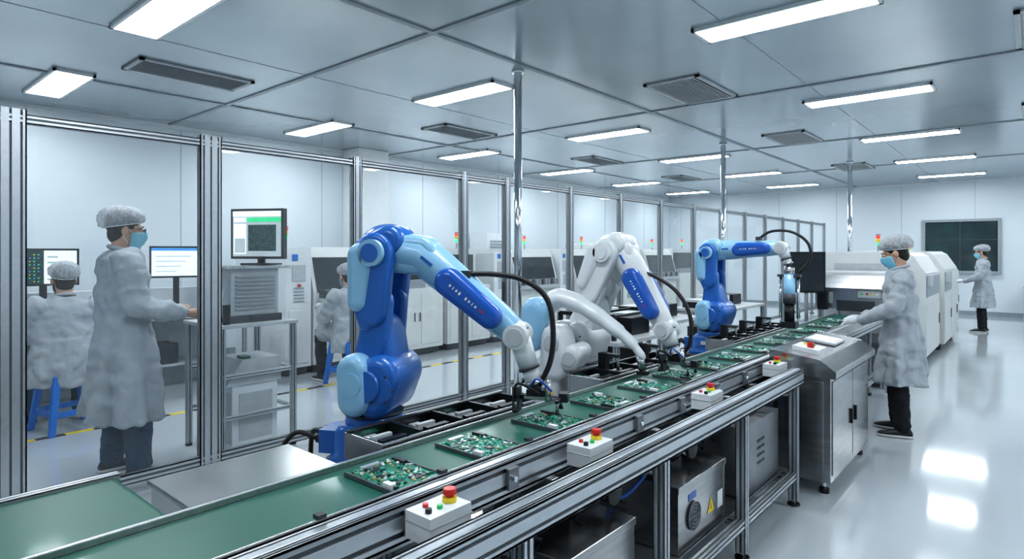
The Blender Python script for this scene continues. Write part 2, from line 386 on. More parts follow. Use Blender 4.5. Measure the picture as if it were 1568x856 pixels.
# ---------------------------------------------------------------- steel cabinets
m=MB()
m.bx(-1.26,-.95,4.1,5.2,.08,.735,CABST)
m.prism([(-1.295,.735),(-.91,.735),(-.91,.775),(-1.0,.84),(-1.295,.88)],4.05,5.22,CABST)
m.bx(-.95,-.944,4.14,4.66,.12,.70,CABST); m.bx(-.95,-.944,4.68,5.16,.12,.70,CABST)
m.bx(-1.23,-.99,4.094,4.1,.12,.70,CABST)
m.bx(-.944,-.93,4.60,4.62,.35,.45,BLACK); m.bx(-.944,-.93,4.72,4.74,.35,.45,BLACK)
for x in (-1.22,-1.0):
    for y in (4.16,5.12): m.cyl((x,y,0),(x,y,.03),.03,BLACK); m.cyl((x,y,.03),(x,y,.08),.012,CHROME)
R0=Matrix.Rotation(.13,3,'Y')
m.box((-1.13,4.32,.87),(.16,.2,.03),WHITE,R0); m.cyl((-1.11,4.28,.88),(-1.11,4.28,.915),.022,RED)
m.cyl((-1.16,4.35,.88),(-1.16,4.35,.9),.012,YEL); m.cyl((-1.11,4.36,.88),(-1.11,4.36,.895),.01,GRN)
m.box((-1.15,4.8,.872),(.2,.3,.015),LGREY,R0); m.box((-1.15,4.8,.881),(.16,.25,.004),PAPER,R0)
m.build('control_cabinet',bevel=.004)
def encl(name,x0,x1,y0,y1,z1,fan,z0=.21):
    m=MB(); m.bx(x0,x1,y0,y1,z0+.0,z1-.01,CABST); m.bx(x0-.005,x1+.005,y0-.005,y1+.005,z1-.03,z1,CABST)
    if fan:
        c=V((x1+.003,y0+.15,(z0+z1)/2-.02))
        m.cyl(c-V((.003,0,0)),c+V((.004,0,0)),.062,DGREY)
        for r in (.02,.036,.05,.062):
            m.tube([c+V((.006,r*math.cos(t*.3142),r*math.sin(t*.3142))) for t in range(21)],.0022,STEELD,6)
        for t in range(6):
            a=t*math.pi/3; m.tube([c+V((.006,0,0)),c+V((.006,.062*math.cos(a),.062*math.sin(a)))],.0022,STEELD,6)
        m.add([(x1+.002,y0+.30,.29),(x1+.002,y0+.38,.29),(x1+.002,y0+.34,.36)],[(0,1,2)],YEL)
        m.add([(x1+.003,y0+.335,.305),(x1+.003,y0+.345,.305),(x1+.003,y0+.34,.34)],[(0,1,2)],BLACK)
        m.bx(x1,x1+.002,y0+.1,y0+.18,.41,.44,RCOVER); m.bx(x1,x1+.002,y0+.42,y0+.48,.28,.36,PAPER)
        for k in range(5): m.bx(x0+.06,x0+.2,y0-.003,y0-.001,z0+.06+k*.03,z0+.07+k*.03,DGREY)
    m.build(name,bevel=.003)
encl('power_enclosure',-1.6,-1.15,2.42,2.93,.5,True); encl('power_enclosure',-1.6,-1.15,1.60,2.05,.5,False)
m=MB(); m.bx(-1.66,-1.32,4.2,5.15,.05,.62,STEELD); m.bx(-1.66,-1.32,4.2,5.15,0,.05,BLACK)
m.build('pump_enclosure',bevel=.004)
m=MB(); m.bx(-1.6,-1.15,3.2,3.75,.21,.58,STEELD)
for i in range(4):
    for k in range(4): m.cyl((-1.15,3.4+i*.03,.35+k*.04),(-1.147,3.4+i*.03,.35+k*.04),.009,BLACK,seg=8); m.cyl((-1.5+i*.04,3.2,.35+k*.04),(-1.5+i*.04,3.197,.35+k*.04),.009,BLACK,seg=8)
m.build('drive_enclosure',bevel=.004)
# ---------------------------------------------------------------- robots
def robot(loc,az,S,E,F,W,T,main,light,cover,tip,hood,mode=0,cable=None,bz=.6,bu=0.):
    m=MB(); m.X=Matrix.Translation((bu,0,0))
    m.bx(-.17,.17,-.17,.17,0,bz-.02,GREY); m.bx(-.2,.2,-.2,.2,0,.02,STEELD); m.bx(-.19,.19,-.19,.19,bz-.03,bz,STEELD)
    def rr(w,d,z,n=6,r=.05,ox=0):
        o=[]
        for cx,cy,a0 in ((1,1,0),(-1,1,90),(-1,-1,180),(1,-1,270)):
            for i in range(n+1):
                a=math.radians(a0+90*i/n); o.append((ox+cx*(w-r)+r*math.cos(a),cy*(d-r)+r*math.sin(a),z))
        return o
    m.loft([rr(.17,.15,bz),rr(.17,.15,bz+.03),rr(.145,.13,bz+.045),rr(.14,.125,bz+.14),rr(.12,.12,bz+.17)],main)
    m.bx(-.23,-.12,-.07,.07,bz+.03,bz+.13,main); m.cyl((-.23,-.03,bz+.08),(-.26,-.03,bz+.08),.02,BLACK); m.cyl((-.23,.03,bz+.08),(-.26,.03,bz+.08),.02,BLACK)
    m.tube(spline([(-.26,-.03,bz+.08),(-.36,-.05,bz+.1),(-.42,-.08,bz-.02),(-.4,-.1,bz-.3),(-.3,-.15,.05)]),.011,RUB,8)
    m.tube(spline([(-.26,.03,bz+.08),(-.33,.05,bz+.08),(-.36,.08,bz-.08),(-.35,.1,bz-.35),(-.25,.15,.05)]),.011,RUB,8)
    for sx in (-1,1):
        for sy in (-1,1): m.cyl((sx*.145,sy*.125,bz+.03),(sx*.145,sy*.125,bz+.04),.012,STEELD,seg=8)
    m.box((.06,-.132,bz+.10),(.05,.01,.035),YEL); m.box((-.02,-.132,bz+.10),(.05,.01,.03),PAPER)
    m.cyl((0,0,bz+.16),(0,0,bz+.21),.125,main,.12,32); m.cyl((0,0,bz+.205),(0,0,bz+.215),.127,DGREY,seg=32)
    m.plate((0,bz+.26),.11,(S[0]-bu,S[1]),.115,-.085,.085,main,.03)
    m.X=None
    m.plate((S[0]+.02,S[1]-.05),.09,(S[0]+.045,S[1]+.03),.095,-.16,.15,main,.04)
    m.plate((S[0]-.05,S[1]-.06),.07,(S[0]-.055,S[1]+.06),.07,-.19,-.05,light,.035)
    m.cyl((S[0],-.18,S[1]),(S[0],.18,S[1]),.065,main,seg=28)
    m.cyl((S[0]-.052,-.194,S[1]+.01),(S[0]-.052,-.188,S[1]+.01),.048,light,seg=28)
    m.cyl((S[0]+.07,-.164,S[1]-.01),(S[0]+.07,-.158,S[1]-.01),.05,main,seg=28)
    for k in range(6):
        a=k*math.pi/3; m.cyl((S[0]+.06+.06*math.cos(a),-.163,S[1]-.01+.06*math.sin(a)),(S[0]+.06+.06*math.cos(a),-.155,S[1]-.01+.06*math.sin(a)),.006,DGREY,seg=8)
    d=V((E[0]-S[0],0,E[1]-S[1])); L=d.length; d.normalize(); nrm=V((-d.z,0,d.x))
    P=lambda t,o=0:(S[0]+d.x*L*t+nrm.x*o,S[1]+d.z*L*t+nrm.z*o)
    m.plate(P(0),.11,P(.42),.068,-.10,.10,main,.03)
    m.plate(P(.3),.068,P(.62,-.01),.066,-.105,-.045,main,.02); m.plate(P(.3),.068,P(.62,-.01),.066,.045,.105,main,.02)
    m.plate(P(.55,.0),.064,P(1),.085,-.125,-.06,main,.02); m.plate(P(.55,.0),.064,P(1),.085,.06,.125,main,.02)
    m.plate(P(.62,.065),.042,P(.97,.055),.058,-.15,-.02,light,.035)
    m.plate(P(.45,.03),.03,P(.62,.055),.042,-.12,-.02,main,.015)
    m.cyl((E[0],-.15,E[1]),(E[0],.14,E[1]),.056,light,seg=28); m.cyl((E[0],-.156,E[1]),(E[0],-.15,E[1]),.038,main,seg=28)
    m.plate((E[0]-.02,E[1]),.083,F,.083,-.07,.07,light,.03)
    m.ell((E[0]+.02,0,E[1]+.05),(.12,.10,.075),hood,seg=28,rg=18)
    m.plate((E[0]-.045,E[1]+.0),.072,(E[0]+.05,E[1]+.05),.068,-.1,.1,hood,.035)
    f=V((W[0]-F[0],0,W[1]-F[1])); FL=f.length; f.normalize(); fn=V((-f.z,0,f.x))
    Q=lambda t,v=0,o=0:V((F[0]+f.x*FL*t+fn.x*o,v,F[1]+f.z*FL*t+fn.z*o))
    m.tube([V((E[0]+.03,0,E[1]+.01)),Q(0),Q(.2),Q(.5),Q(.8),Q(.93)],[.085,.085,.082,.072,.066,.058],light,28,round_=True)
    a=Q(.34);b=Q(.76); m.plate((a.x,a.z),.060,(b.x,b.z),.050,-.108,-.03,cover,.03)
    m.plate((a.x,a.z),.058,(b.x,b.z),.046,.03,.1,cover,.022)
    R=Matrix(((f.x,0,fn.x),(0,1,0),(f.z,0,fn.z)))
    for k in range(9):
        if k!=4: m.box(Q(.38+k*.032,-.1085,.002),(.0035 if k%3==1 else .008,.002,.013 if k%2 else .010),WHITE,R)
    m.box(Q(.69,-.1085,.002),(.02,.002,.006),RED,R)
    m.box(Q(.10,-.082,.01),(.06,.006,.014),RBLUE,R)
    m.tube([Q(.93),Q(1.02)],[.056,.056],tip,24); m.cyl(Q(1.02),Q(1.03),.05,DGREY); 
    m.cyl((W[0],-.07,W[1]),(W[0],.07,W[1]),.05,tip,seg=24); m.cyl((W[0],-.078,W[1]),(W[0],-.07,W[1]),.035,LGREY,seg=24)
    w=V((T[0]-W[0],0,T[1]-W[1])); WL=w.length; w.normalize(); W3=V((W[0],0,W[1])); T3=V((T[0],0,T[1]))
    m.tube([W3,W3+w*WL*.3,W3+w*WL*.55],[.048,.044,.04],RWHITE,20)
    m.cyl(W3+w*WL*.55,W3+w*WL*.6,.045,DGREY); m.cyl(W3+w*WL*.6,W3+w*WL*.8,.035,RWHITE); m.cyl(W3+w*WL*.8,W3+w*WL*.86,.042,STEEL)
    m.cyl(W3+w*WL*.86,T3,.022,DGREY)
    if mode==0:
        z=T[1]; x=T[0]
        m.box((x,0,z),(.08,.06,.025),BLACK); m.bx(x-.09,x+.13,-.016,.016,z-.03,z-.012,BLACK); m.bx(x-.1,x-.07,-.025,.025,z-.08,z+.02,DGREY)
        m.bx(x-.05,x+.1,-.026,-.018,z-.026,z-.014,STEEL); m.cyl((x+.05,-.035,z-.03),(x+.05,-.035,z+.06),.012,STEEL)
        m.box((x+.11,0,z-.015),(.035,.05,.035),BLACK)
        for q in (-.08,.09):
            for v in (-.05,.05):
                m.cyl((x+q,v,z-.02),(x+q,v,z-.06),.006,STEEL,seg=10); m.cyl((x+q,v,z-.06),(x+q,v,z-.075),.007,BLACK,.012,seg=12)
            m.box((x+q,0,z-.025),(.016,.12,.01),BLACK)
        m.tube(spline([(x-.02,-.04,z+.03),(x+.02,-.09,z+.07),(x+.07,-.06,z+.02)]),.005,RCOVER,8)
        m.tube(spline([(x+.02,-.04,z+.0),(x-.06,-.09,z+.05),(x-.09,-.03,z-.02)]),.005,RUB,8)
    else:
        z=T[1]; x=T[0]
        m.cyl((x,0,z),(x,0,z-.06),.04,STEEL); m.cyl((x,0,z-.06),(x,0,z-.3),.045,RLIGHT); m.cyl((x,0,z-.22),(x,0,z-.3),.05,DGREY); m.cyl((x,0,z-.3),(x,0,z-.45),.04,BLACK); m.bx(x-.06,x+.06,-.05,.05,z-.5,z-.45,BLACK)
        m.cyl((x+.07,0,z-.06),(x+.07,0,z-.42),.012,CHROME); m.cyl((x-.07,0,z-.06),(x-.07,0,z-.42),.012,CHROME); m.box((x,0,z-.07),(.18,.05,.02),DGREY)
    if cable: m.tube(spline(cable,8),.0115,RUB,10); m.box(cable[0],(.04,.05,.03),DGREY)
    m.build('robot_arm',loc,az,bevel=0)
az1=math.atan2(.458,.889)
robot((-2.2,1.62,0),az1,(.045,.95),(.06,1.50),(.235,1.49),(.655,1.16),(.735,.93),RBLUE,RLIGHT,RCOVER,RWHITE,RBLUE,0,
      cable=[(.44,-.02,1.41),(.55,0,1.41),(.67,0,1.39),(.77,0,1.32),(.80,0,1.20),(.79,0,1.06),(.74,0,.95)],bu=.01)
robot((-2.2,3.22,0),0,(.02,.95),(.25,1.50),(.32,1.50),(.60,1.06),(.66,.90),RWHITE,RWHITE,RCOVER,RWHITE,RWHITE,0,
      cable=[(.43,-.02,1.39),(.53,0,1.36),(.66,0,1.28),(.74,0,1.15),(.74,0,1.0),(.69,0,.92)])
robot((-2.2,5.31,0),0,(.04,.95),(.0,1.50),(.1,1.52),(.60,1.54),(.66,1.38),RBLUE,RLIGHT,RCOVER,RWHITE,RLIGHT,1,
      cable=[(.42,-.02,1.62),(.52,0,1.68),(.68,0,1.67),(.80,0,1.58),(.82,0,1.45),(.74,0,1.34)])
def robot_compact(loc,az):
    m=MB(); bz=.6
    m.bx(-.13,.13,-.13,.13,0,bz,GREY); m.bx(-.13,.13,-.13,.13,0,.02,STEELD)
    m.plate((.06,bz+.05),.11,(.09,bz+.22),.09,-.10,.10,RWHITE,.03); m.cyl((0,0,bz),(0,0,bz+.1),.13,RWHITE,.12,32)
    m.plate((.14,bz+.24),.085,(.12,bz+.40),.08,-.12,.1,RWHITE,.04)
    m.cyl((.13,-.128,bz+.38),(.13,-.118,bz+.38),.045,LGREY,seg=24)
    m.plate((.23,bz+.28),.055,(.25,bz+.32),.055,-.13,.1,RWHITE,.03); m.cyl((.24,-.138,bz+.30),(.24,-.128,bz+.30),.04,LGREY,seg=24)
    m.box((.1,-.105,bz+.08),(.06,.01,.05),YEL)
    m.plate((-.01,bz+.38),.065,(.02,bz+.56),.08,-.16,.0,RLIGHT,.05)
    m.tube(spline([(.05,0,bz+.57),(.12,0,bz+.63),(.23,0,bz+.61),(.35,0,bz+.55),(.47,0,bz+.47),(.56,0,bz+.40),(.62,0,bz+.33)],5),[.07]*3+[.078]*4+[.072]*5+[.062]*5+[.054]*5+[.043]*5+[.03]*4,RWHITE,20,round_=True,ex=.75)
    m.cyl((.61,0,bz+.33),(.63,0,bz+.25),.022,STEEL)
    m.box((.63,0,bz+.235),(.06,.05,.02),BLACK)
    m.build('compact_robot_arm',loc,az)
robot_compact((-2.26,2.88,0),.24)
def bench(x,y,w,name='equipment_bench',dark=False):
    m=MB()
    for a in (0,.6):
        for b in (0,w): m.prof((a,b,0),(a,b,.8),.04,.04)
        m.prof((a,0,.3),(a,w,.3),.03,.03)
    m.bx(-.03,.63,-.03,w+.03,.8,.83,LGREY)
    for b in (.1,.5,.9):
        if b+.3<w: m.bx(.08,.4,b,b+.28,.83,.83+.07+.06*(b>.4),random.choice([DGREY,WHITE,BLACK])); m.bx(.1,.38,b+.03,b+.25,.90,.93,random.choice([WHITE,BLACK]))
    m.bx(.1,.5,.1,w-.1,.32,.34,DGREY); m.bx(.12,.45,.15,.5,.34,.6,BLACK)
    if dark:
        for b in (.05,w-.05):
            for a in (.05,.55): m.bx(a-.015,a+.015,b-.015,b+.015,.83,1.02,BLACK)
            m.bx(.05,.55,b-.015,b+.015,1.0,1.03,BLACK)
        for a in (.05,.3,.55): m.bx(a-.012,a+.012,.05,w-.05,1.005,1.025,BLACK)
        m.bx(.1,.35,.2,.45,1.03,1.05,PAPER); m.bx(.2,.5,w-.4,w-.1,.83,.97,BLACK)
    m.build(name,(x,y,0),bevel=.003)
bench(-3.3,4.9,1.3); bench(-3.35,6.9,1.4); bench(-2.97,3.95,.8,dark=True)
# ---------------------------------------------------------------- end-of-line machines
def signal(m,x,y,z):
    m.cyl((x,y,z),(x,y,z+.1),.012,STEEL,seg=10); 
    for i,mt in enumerate((GRNL,YEL,REDL)): m.cyl((x,y,z+.1+i*.05),(x,y,z+.145+i*.05),.028,mt,seg=16)
    m.cyl((x,y,z+.25),(x,y,z+.26),.03,DGREY,seg=16)
m=MB()
m.bx(-1.95,-1.22,7.7,8.7,.86,1.10,STEEL); m.prism([(7.62,1.10),(8.7,1.10),(8.7,1.24),(7.8,1.24)],-1.95,-1.22,STEEL,'x')
m.bx(-1.72,-1.34,7.69,7.7,.84,.96,DGREY); m.bx(-1.9,-1.76,7.685,7.7,.92,1.05,LGREY); m.bx(-1.5,-1.28,7.67,7.7,1.0,1.08,LGREY)
for k in range(4): m.cyl((-1.46+k*.05,7.67,1.04),(-1.46+k*.05,7.66,1.04),.012,(GRN,RED,YEL,WHITE)[k],seg=10)
for x in (-1.9,-1.27):
    for y in (7.75,8.65): m.prof((x,y,0),(x,y,.86),.05,.05)
m.bx(-1.9,-1.27,7.75,8.65,.05,.5,STEELD)
m.box((-1.85,7.64,.95),(.1,.1,.2),BLACK)
m.build('inspection_station',bevel=.004)
m=MB()
m.bx(-.19,.19,-.02,.02,-.23,.23,BLACK); m.bx(-.17,.17,-.024,-.02,-.21,.21,DGLASS); m.cyl((0,.02,-.2),(0,.02,-1.28),.02,STEELD); m.cyl((0,.02,-1.28),(0,.02,-1.26),.16,STEELD)
m.build('operator_monitor',(-1.95,7.35,1.28),rz=.35,bevel=.004)
def big(name,x0,x1,y0,y1,z1,sig=True):
    m=MB()
    m.bx(x0,x1,y0,y1,.1,.85,CREAM)
    m.prism([(x0,.85),(x1,.85),(x1,z1-.28),(x1-.14,z1-.05),(x1-.22,z1),(x0,z1)],y0,y1,CREAM)
    n=max(1,int((y1-y0)/.8)); u=(y1-y0)/n
    for i in range(n):
        m.bx(x1,x1+.008,y0+i*u+.03,y0+(i+1)*u-.03,.14,.80,CREAM); m.bx(x1+.008,x1+.02,y0+(i+1)*u-.12,y0+(i+1)*u-.10,.45,.6,DGREY)
        m.bx(x1,x1+.01,y0+i*u+.05,y0+(i+1)*u-.05,.9,z1-.32,GREY if i==0 else CREAM)
    m.bx(x0+.1,x1-.1,y0-.01,y0,.2,.75,CREAM); m.bx(x0+.15,x1-.3,y0-.012,y0,.92,z1-.15,LGREY); m.bx(x0+.3,x1-.35,y0-.016,y0-.012,1.0,1.15,DGREY)
    m.bx(x0+.05,x1-.05,y0+.05,y1-.05,0.03,.1,DGREY)
    m.box((x0+.5,y0+.5,z1),(.6,.5,.03),WHITE)
    for x in (x0+.1,x1-.1):
        for y in (y0+.1,y1-.1): m.cyl((x,y,0),(x,y,.04),.04,BLACK)
    m.bx(x1,x1+.06,y0+.1,y0+.25,1.05,1.2,LGREY)
    if sig: signal(m,x1-.6,y0+.3,z1)
    m.build(name,bevel=.015)
big('reflow_oven',-2.35,-1.1,9.7,11.2,1.5); big('reflow_oven',-2.35,-1.05,11.35,13.3,1.52,False)
m=MB(); m.bx(-2.2,-1.3,8.8,9.65,.1,1.25,LGREY); m.bx(-2.15,-1.35,8.78,8.8,.9,1.2,STEEL); m.bx(-2.2,-1.3,8.8,9.65,0,.1,DGREY); m.build('transfer_module',bevel=.01)
big('reflow_oven',-2.3,-1.25,13.7,16.2,1.4)
m=MB(); m.bx(-.2,.6,17.5,18.1,.72,.75,LGREY)
for x in (-.17,.57):
    for y in (17.53,18.07): m.prof((x,y,0),(x,y,.72),.04,.04)
m.bx(0,.4,17.7,17.95,.75,1.0,WHITE); m.bx(.02,.38,17.69,17.7,.78,.97,DGREY)
m.build('side_table',bevel=.003)
# ---------------------------------------------------------------- machines behind the glass (face +x)
def smt(name,y0,w,h=1.57,kind=0,sig=True,xf=-6.8,dep=1.3):
    m=MB(); x1=0; x0=-dep
    m.bx(x0+.03,x1-.05,.03,w-.03,.02,.1,DGREY)
    if kind==0:
        m.bx(x0,x1,0,w,.1,.9,CREAM); m.prism([(x0,.9),(x1,.9),(x1,1.0),(x1-.12,h-.12),(x1-.2,h),(x0,h)],0,w,CREAM)
        m.prism([(x1+.004,1.0),(x1-.112,h-.13),(x1-.13,h-.13),(x1-.02,1.0)],.05,w-.05,DGLASS)
        m.bx(x1,x1+.1,.05,w-.05,.86,.93,LGREY)
        for k in range(int(w/.09)-1): m.bx(x1-.01,x1+.12,.08+k*.09,.12+k*.09,.93,1.03,GREY if k%3 else DGREY)
        for k in range(2): m.bx(x1,x1+.008,.05+k*w/2,w/2-.03+k*w/2,.16,.82,CREAM); m.bx(x1+.008,x1+.02,w/2-.09+k*.1,w/2-.075+k*.1,.45,.58,DGREY)
    elif kind==1:
        m.bx(x0,x1,0,w,.1,h,WHITE); m.bx(x1,x1+.01,.04,w-.04,.15,.8,WHITE); m.bx(x1,x1+.012,.08,w-.08,1.15,1.35,LGREY); 
        for k in range(5): m.bx(x1,x1+.015,.1,w-.1,.9+k*.04,.915+k*.04,GREY)
        m.cyl((x1,w*.5,1.1),(x1+.03,w*.5,1.1),.02,RED,seg=12); m.bx(x1,x1+.01,.08,.16,1.4,1.48,SBLUE)
    else:
        m.bx(x0,x1,0,w,.1,.98,CREAM); m.bx(x0,x1-.25,.08,w-.08,.98,h,CREAM); m.bx(x1-.26,x1-.24,.15,w-.15,1.05,h-.1,DGLASS)
        m.bx(x1-.2,x1-.05,.2,w-.3,.98,1.1,GREY)
        for k in range(2): m.bx(x1,x1+.008,.05+k*w/2,w/2-.03+k*w/2,.16,.90,CREAM); m.bx(x1+.008,x1+.02,w/2-.09+k*.1,w/2-.075+k*.1,.5,.63,DGREY)
    if sig: signal(m,x1-.3,w/2,h)
    m.build(name,(xf,y0,0),bevel=.01)
smt('process_tower',3.75,.34,kind=1); smt('chip_placement_machine',4.12,1.15,kind=0,sig=False); smt('solder_printer',5.35,.95,kind=2,sig=False,h=1.5); smt('chip_placement_machine',6.4,.95,kind=2)
smt('process_tower',7.45,.45,kind=1,sig=False,h=1.5); smt('chip_placement_machine',8.0,1.2,kind=0,h=1.55); smt('process_tower',9.3,.4,kind=1,sig=False); smt('chip_placement_machine',9.8,1.3,kind=0)
smt('chip_placement_machine',11.2,1.4,kind=2,h=1.7); smt('chip_placement_machine',12.8,1.4,kind=0); smt('solder_printer',14.4,1.5,kind=2,h=1.6)
m=MB(); m.bx(0,.5,0,.6,.02,1.9,WHITE); m.bx(.5,.51,.05,.55,.1,1.2,LGREY)
for k in range(8): m.bx(.5,.515,.08,.52,1.3+k*.06,1.33+k*.06,GREY)
m.build('air_conditioner_cabinet',(-8.9,9.0,0),bevel=.01)
m=MB(); m.bx(-7.6,-6.85,-.8,3.35,.80,.84,LGREY)
for y in (-.75,.6,1.95,3.3):
    for x in (-7.55,-6.9): m.prof((x,y,0),(x,y,.8),.045,.045)
m.bx(-7.55,-7.2,-.7,3.3,.25,.28,LGREY); m.bx(-7.5,-7.1,.2,.6,.28,.5,WHITE); m.bx(-7.5,-7.2,2.2,2.7,.28,.5,DGREY)
m.bx(-7.58,-7.5,-.8,3.35,.84,1.1,WHITE); m.bx(-7.1,-6.9,1.2,1.6,.84,.855,BLACK); m.bx(-7.4,-7.0,1.95,2.2,.84,1.08,WHITE); m.bx(-7.35,-7.05,3.0,3.25,.84,1.15,GREY)
m.bx(-7.3,-6.95,.1,.4,.84,1.0,WHITE); m.bx(-7.58,-7.55,-.8,3.35,.0,.8,LGREY)
m.build('workbench',bevel=.003)
def monitor(name,loc,rz,w,h,kind,stand):
    m=MB(); m.bx(-w/2,w/2,-.02,.03,-h/2,h/2,BLACK); e=.02; y=-.022
    def q(a,b,c,d,mt,k=0): m.bx(-w/2+e+a*(w-2*e),-w/2+e+b*(w-2*e),y-.001*k-.001,y-.001*k+.002,-h/2+e+c*(h-2*e),-h/2+e+d*(h-2*e),mt)
    if kind==0:
        q(0,1,0,1,SCRD); q(.5,1,0,1,SCRW,1)
        for i in range(5): q(.55,.95-.06*i,.1+.17*i,.16+.17*i,SCRL,2)
        for i in range(9):
            for j in range(7):
                if (i*j*3+i+j)%4: q(.03+j*.063,.055+j*.063,.06+i*.1,.09+i*.1,(SCRG,SCRG,YEL,SCRB)[(i+j*2)%4],2)
    elif kind==1:
        q(0,1,0,1,SCRW); q(0,1,.9,1,SCRB,1)
        for i in range(4): q(.08,.5+.1*i,.15+.18*i,.18+.18*i,SCRL,1)
    else:
        q(0,1,0,1,SCRL); q(0,1,.88,1,SCRW,1); q(.3,1,.76,.86,SCRG,1); q(.32,.9,.12,.7,SCRD,1); q(.02,.28,.05,.72,SCRW,1); q(.04,.26,.08,.4,SCRL,2); q(.02,.28,.76,.86,SCRW,1)
    if stand: m.bx(-.03,.03,.03,.05,-h/2-stand,0,BLACK); m.bx(-.12,.12,-.06,.14,-h/2-stand,-h/2-stand+.015,BLACK)
    m.build(name,loc,rz,bevel=.003)
monitor('desktop_monitor',(-7.25,.88,1.36),math.pi/2-.1,.56,.36,0,.34)
monitor('desktop_monitor',(-7.25,1.5,1.36),math.pi/2-.1,.56,.36,0,.34)
monitor('desktop_monitor',(-7.05,2.62,1.40),math.pi/2-.35,.5,.34,1,.39)
m=MB()
for x in (-5.0,-4.42):
    for y in (1.95,2.5): m.prof((x,y,.02),(x,y,.95),.04,.04); m.cyl((x,y,0),(x,y,.02),.025,BLACK)
m.bx(-5.03,-4.39,1.92,2.53,.95,.975,LGREY)
for z in (.3,.6): 
    m.prof((-4.42,1.95,z),(-4.42,2.5,z),.03,.03); m.prof((-5.0,1.95,z),(-5.0,2.5,z),.03,.03); m.prof((-5,2.5,z),(-4.42,2.5,z),.03,.03)
m.bx(-4.84,-4.5,2.05,2.42,1.03,1.38,LGREY)
for k in range(9): m.bx(-4.5,-4.485,2.08,2.39,1.07+k*.03,1.085+k*.03,GREY)
m.bx(-4.86,-4.48,2.03,2.44,.975,1.03,DGREY); m.bx(-4.9,-4.45,2.0,2.5,1.38,1.40,STEEL)
m.prism([(1.98,1.03),(2.05,1.03),(2.05,1.3)],-4.8,-4.55,LGREY,'x')
m.bx(-4.46,-4.44,1.97,2.02,.975,1.12,BLACK); m.cyl((-4.6,1.97,.975),(-4.6,1.97,1.08),.018,GREEN)
m.bx(-4.8,-4.48,2.05,2.4,.02,.52,WHITE); m.prism([(2.0,.52),(2.42,.52),(2.42,.7),(2.12,.7)],-4.82,-4.46,LGREY,'x'); m.bx(-4.78,-4.5,2.045,2.05,.08,.46,LGREY)
m.bx(-4.6,-4.5,2.14,2.2,.7,.72,GREEN); m.bx(-4.48,-4.475,2.1,2.36,.1,.45,LGREY)
m.build('test_equipment_rack',bevel=.003)
monitor('test_monitor',(-4.7,2.36,1.65),.5,.47,.40,2,0.048)
# ---------------------------------------------------------------- stools
def stool(x,y,rz=0):
    m=MB(); h=.50
    m.bx(-.16,.16,-.16,.16,h-.02,h,SBLUE)
    for sx in (-1,1):
        for sy in (-1,1):
            a=V((sx*.14,sy*.14,h-.02)); b=V((sx*.20,sy*.20,0)); r=[]
            for p,w in ((a,.03),(b,.022)): r.append([p+V((i*w,j*w,0)) for i,j in ((-1,-1),(1,-1),(1,1),(-1,1))])
            m.loft(r[::-1],SBLUE,smooth=False)
    for z,k in ((.14,.18),(.43,.145)):
        for sx in (-1,1): m.bx(sx*k-.008,sx*k+.008,-k,k,z,z+.05,SBLUE); m.bx(-k,k,sx*k-.008,sx*k+.008,z,z+.05,SBLUE)
    m.build('plastic_stool',(x,y,0),rz,bevel=.006)
# ---------------------------------------------------------------- people (local: facing +Y, right = +X)
def hand(m,w,d,n,side,mat,curl=.5):
    w=V(w);d=V(d).normalized();n=V(n);n=(n-d*n.dot(d)).normalized();t=d.cross(n)
    if t.dot(V(side))<0: t=-t
    m.tube([w-d*.03,w,w+d*.03,w+d*.06,w+d*.085],[.026,.026,.033,.037,.034],mat,14,round_=True)
    for k,(o,L) in enumerate(((.028,.068),(.010,.078),(-.009,.072),(-.027,.056))):
        p=w+d*.083+t*o; a=curl*(.6+.12*k); pts=[p-d*.025]; rr=[.0095]
        dirv=(d+t*o*2.5).normalized(); ang=.15
        pts.append(p); rr.append(.0095)
        for q in (.45,.3,.25):
            ang+=a; dd=(dirv*math.cos(ang)+n*math.sin(ang)).normalized(); p=p+dd*L*q; pts.append(p); rr.append(.0085 if q>.26 else .007)
        m.tube(pts,rr,mat,8,round_=True)
    p=w+d*.025+t*.026; d1=(d*.7+t*.75+n*.25).normalized(); d2=(d*.95+t*.2+n*.35).normalized()
    m.tube([p-d1*.02,p,p+d1*.03,p+d1*.03+d2*.028,p+d1*.03+d2*.05],[.013,.013,.0115,.0105,.0085],mat,8,round_=True)
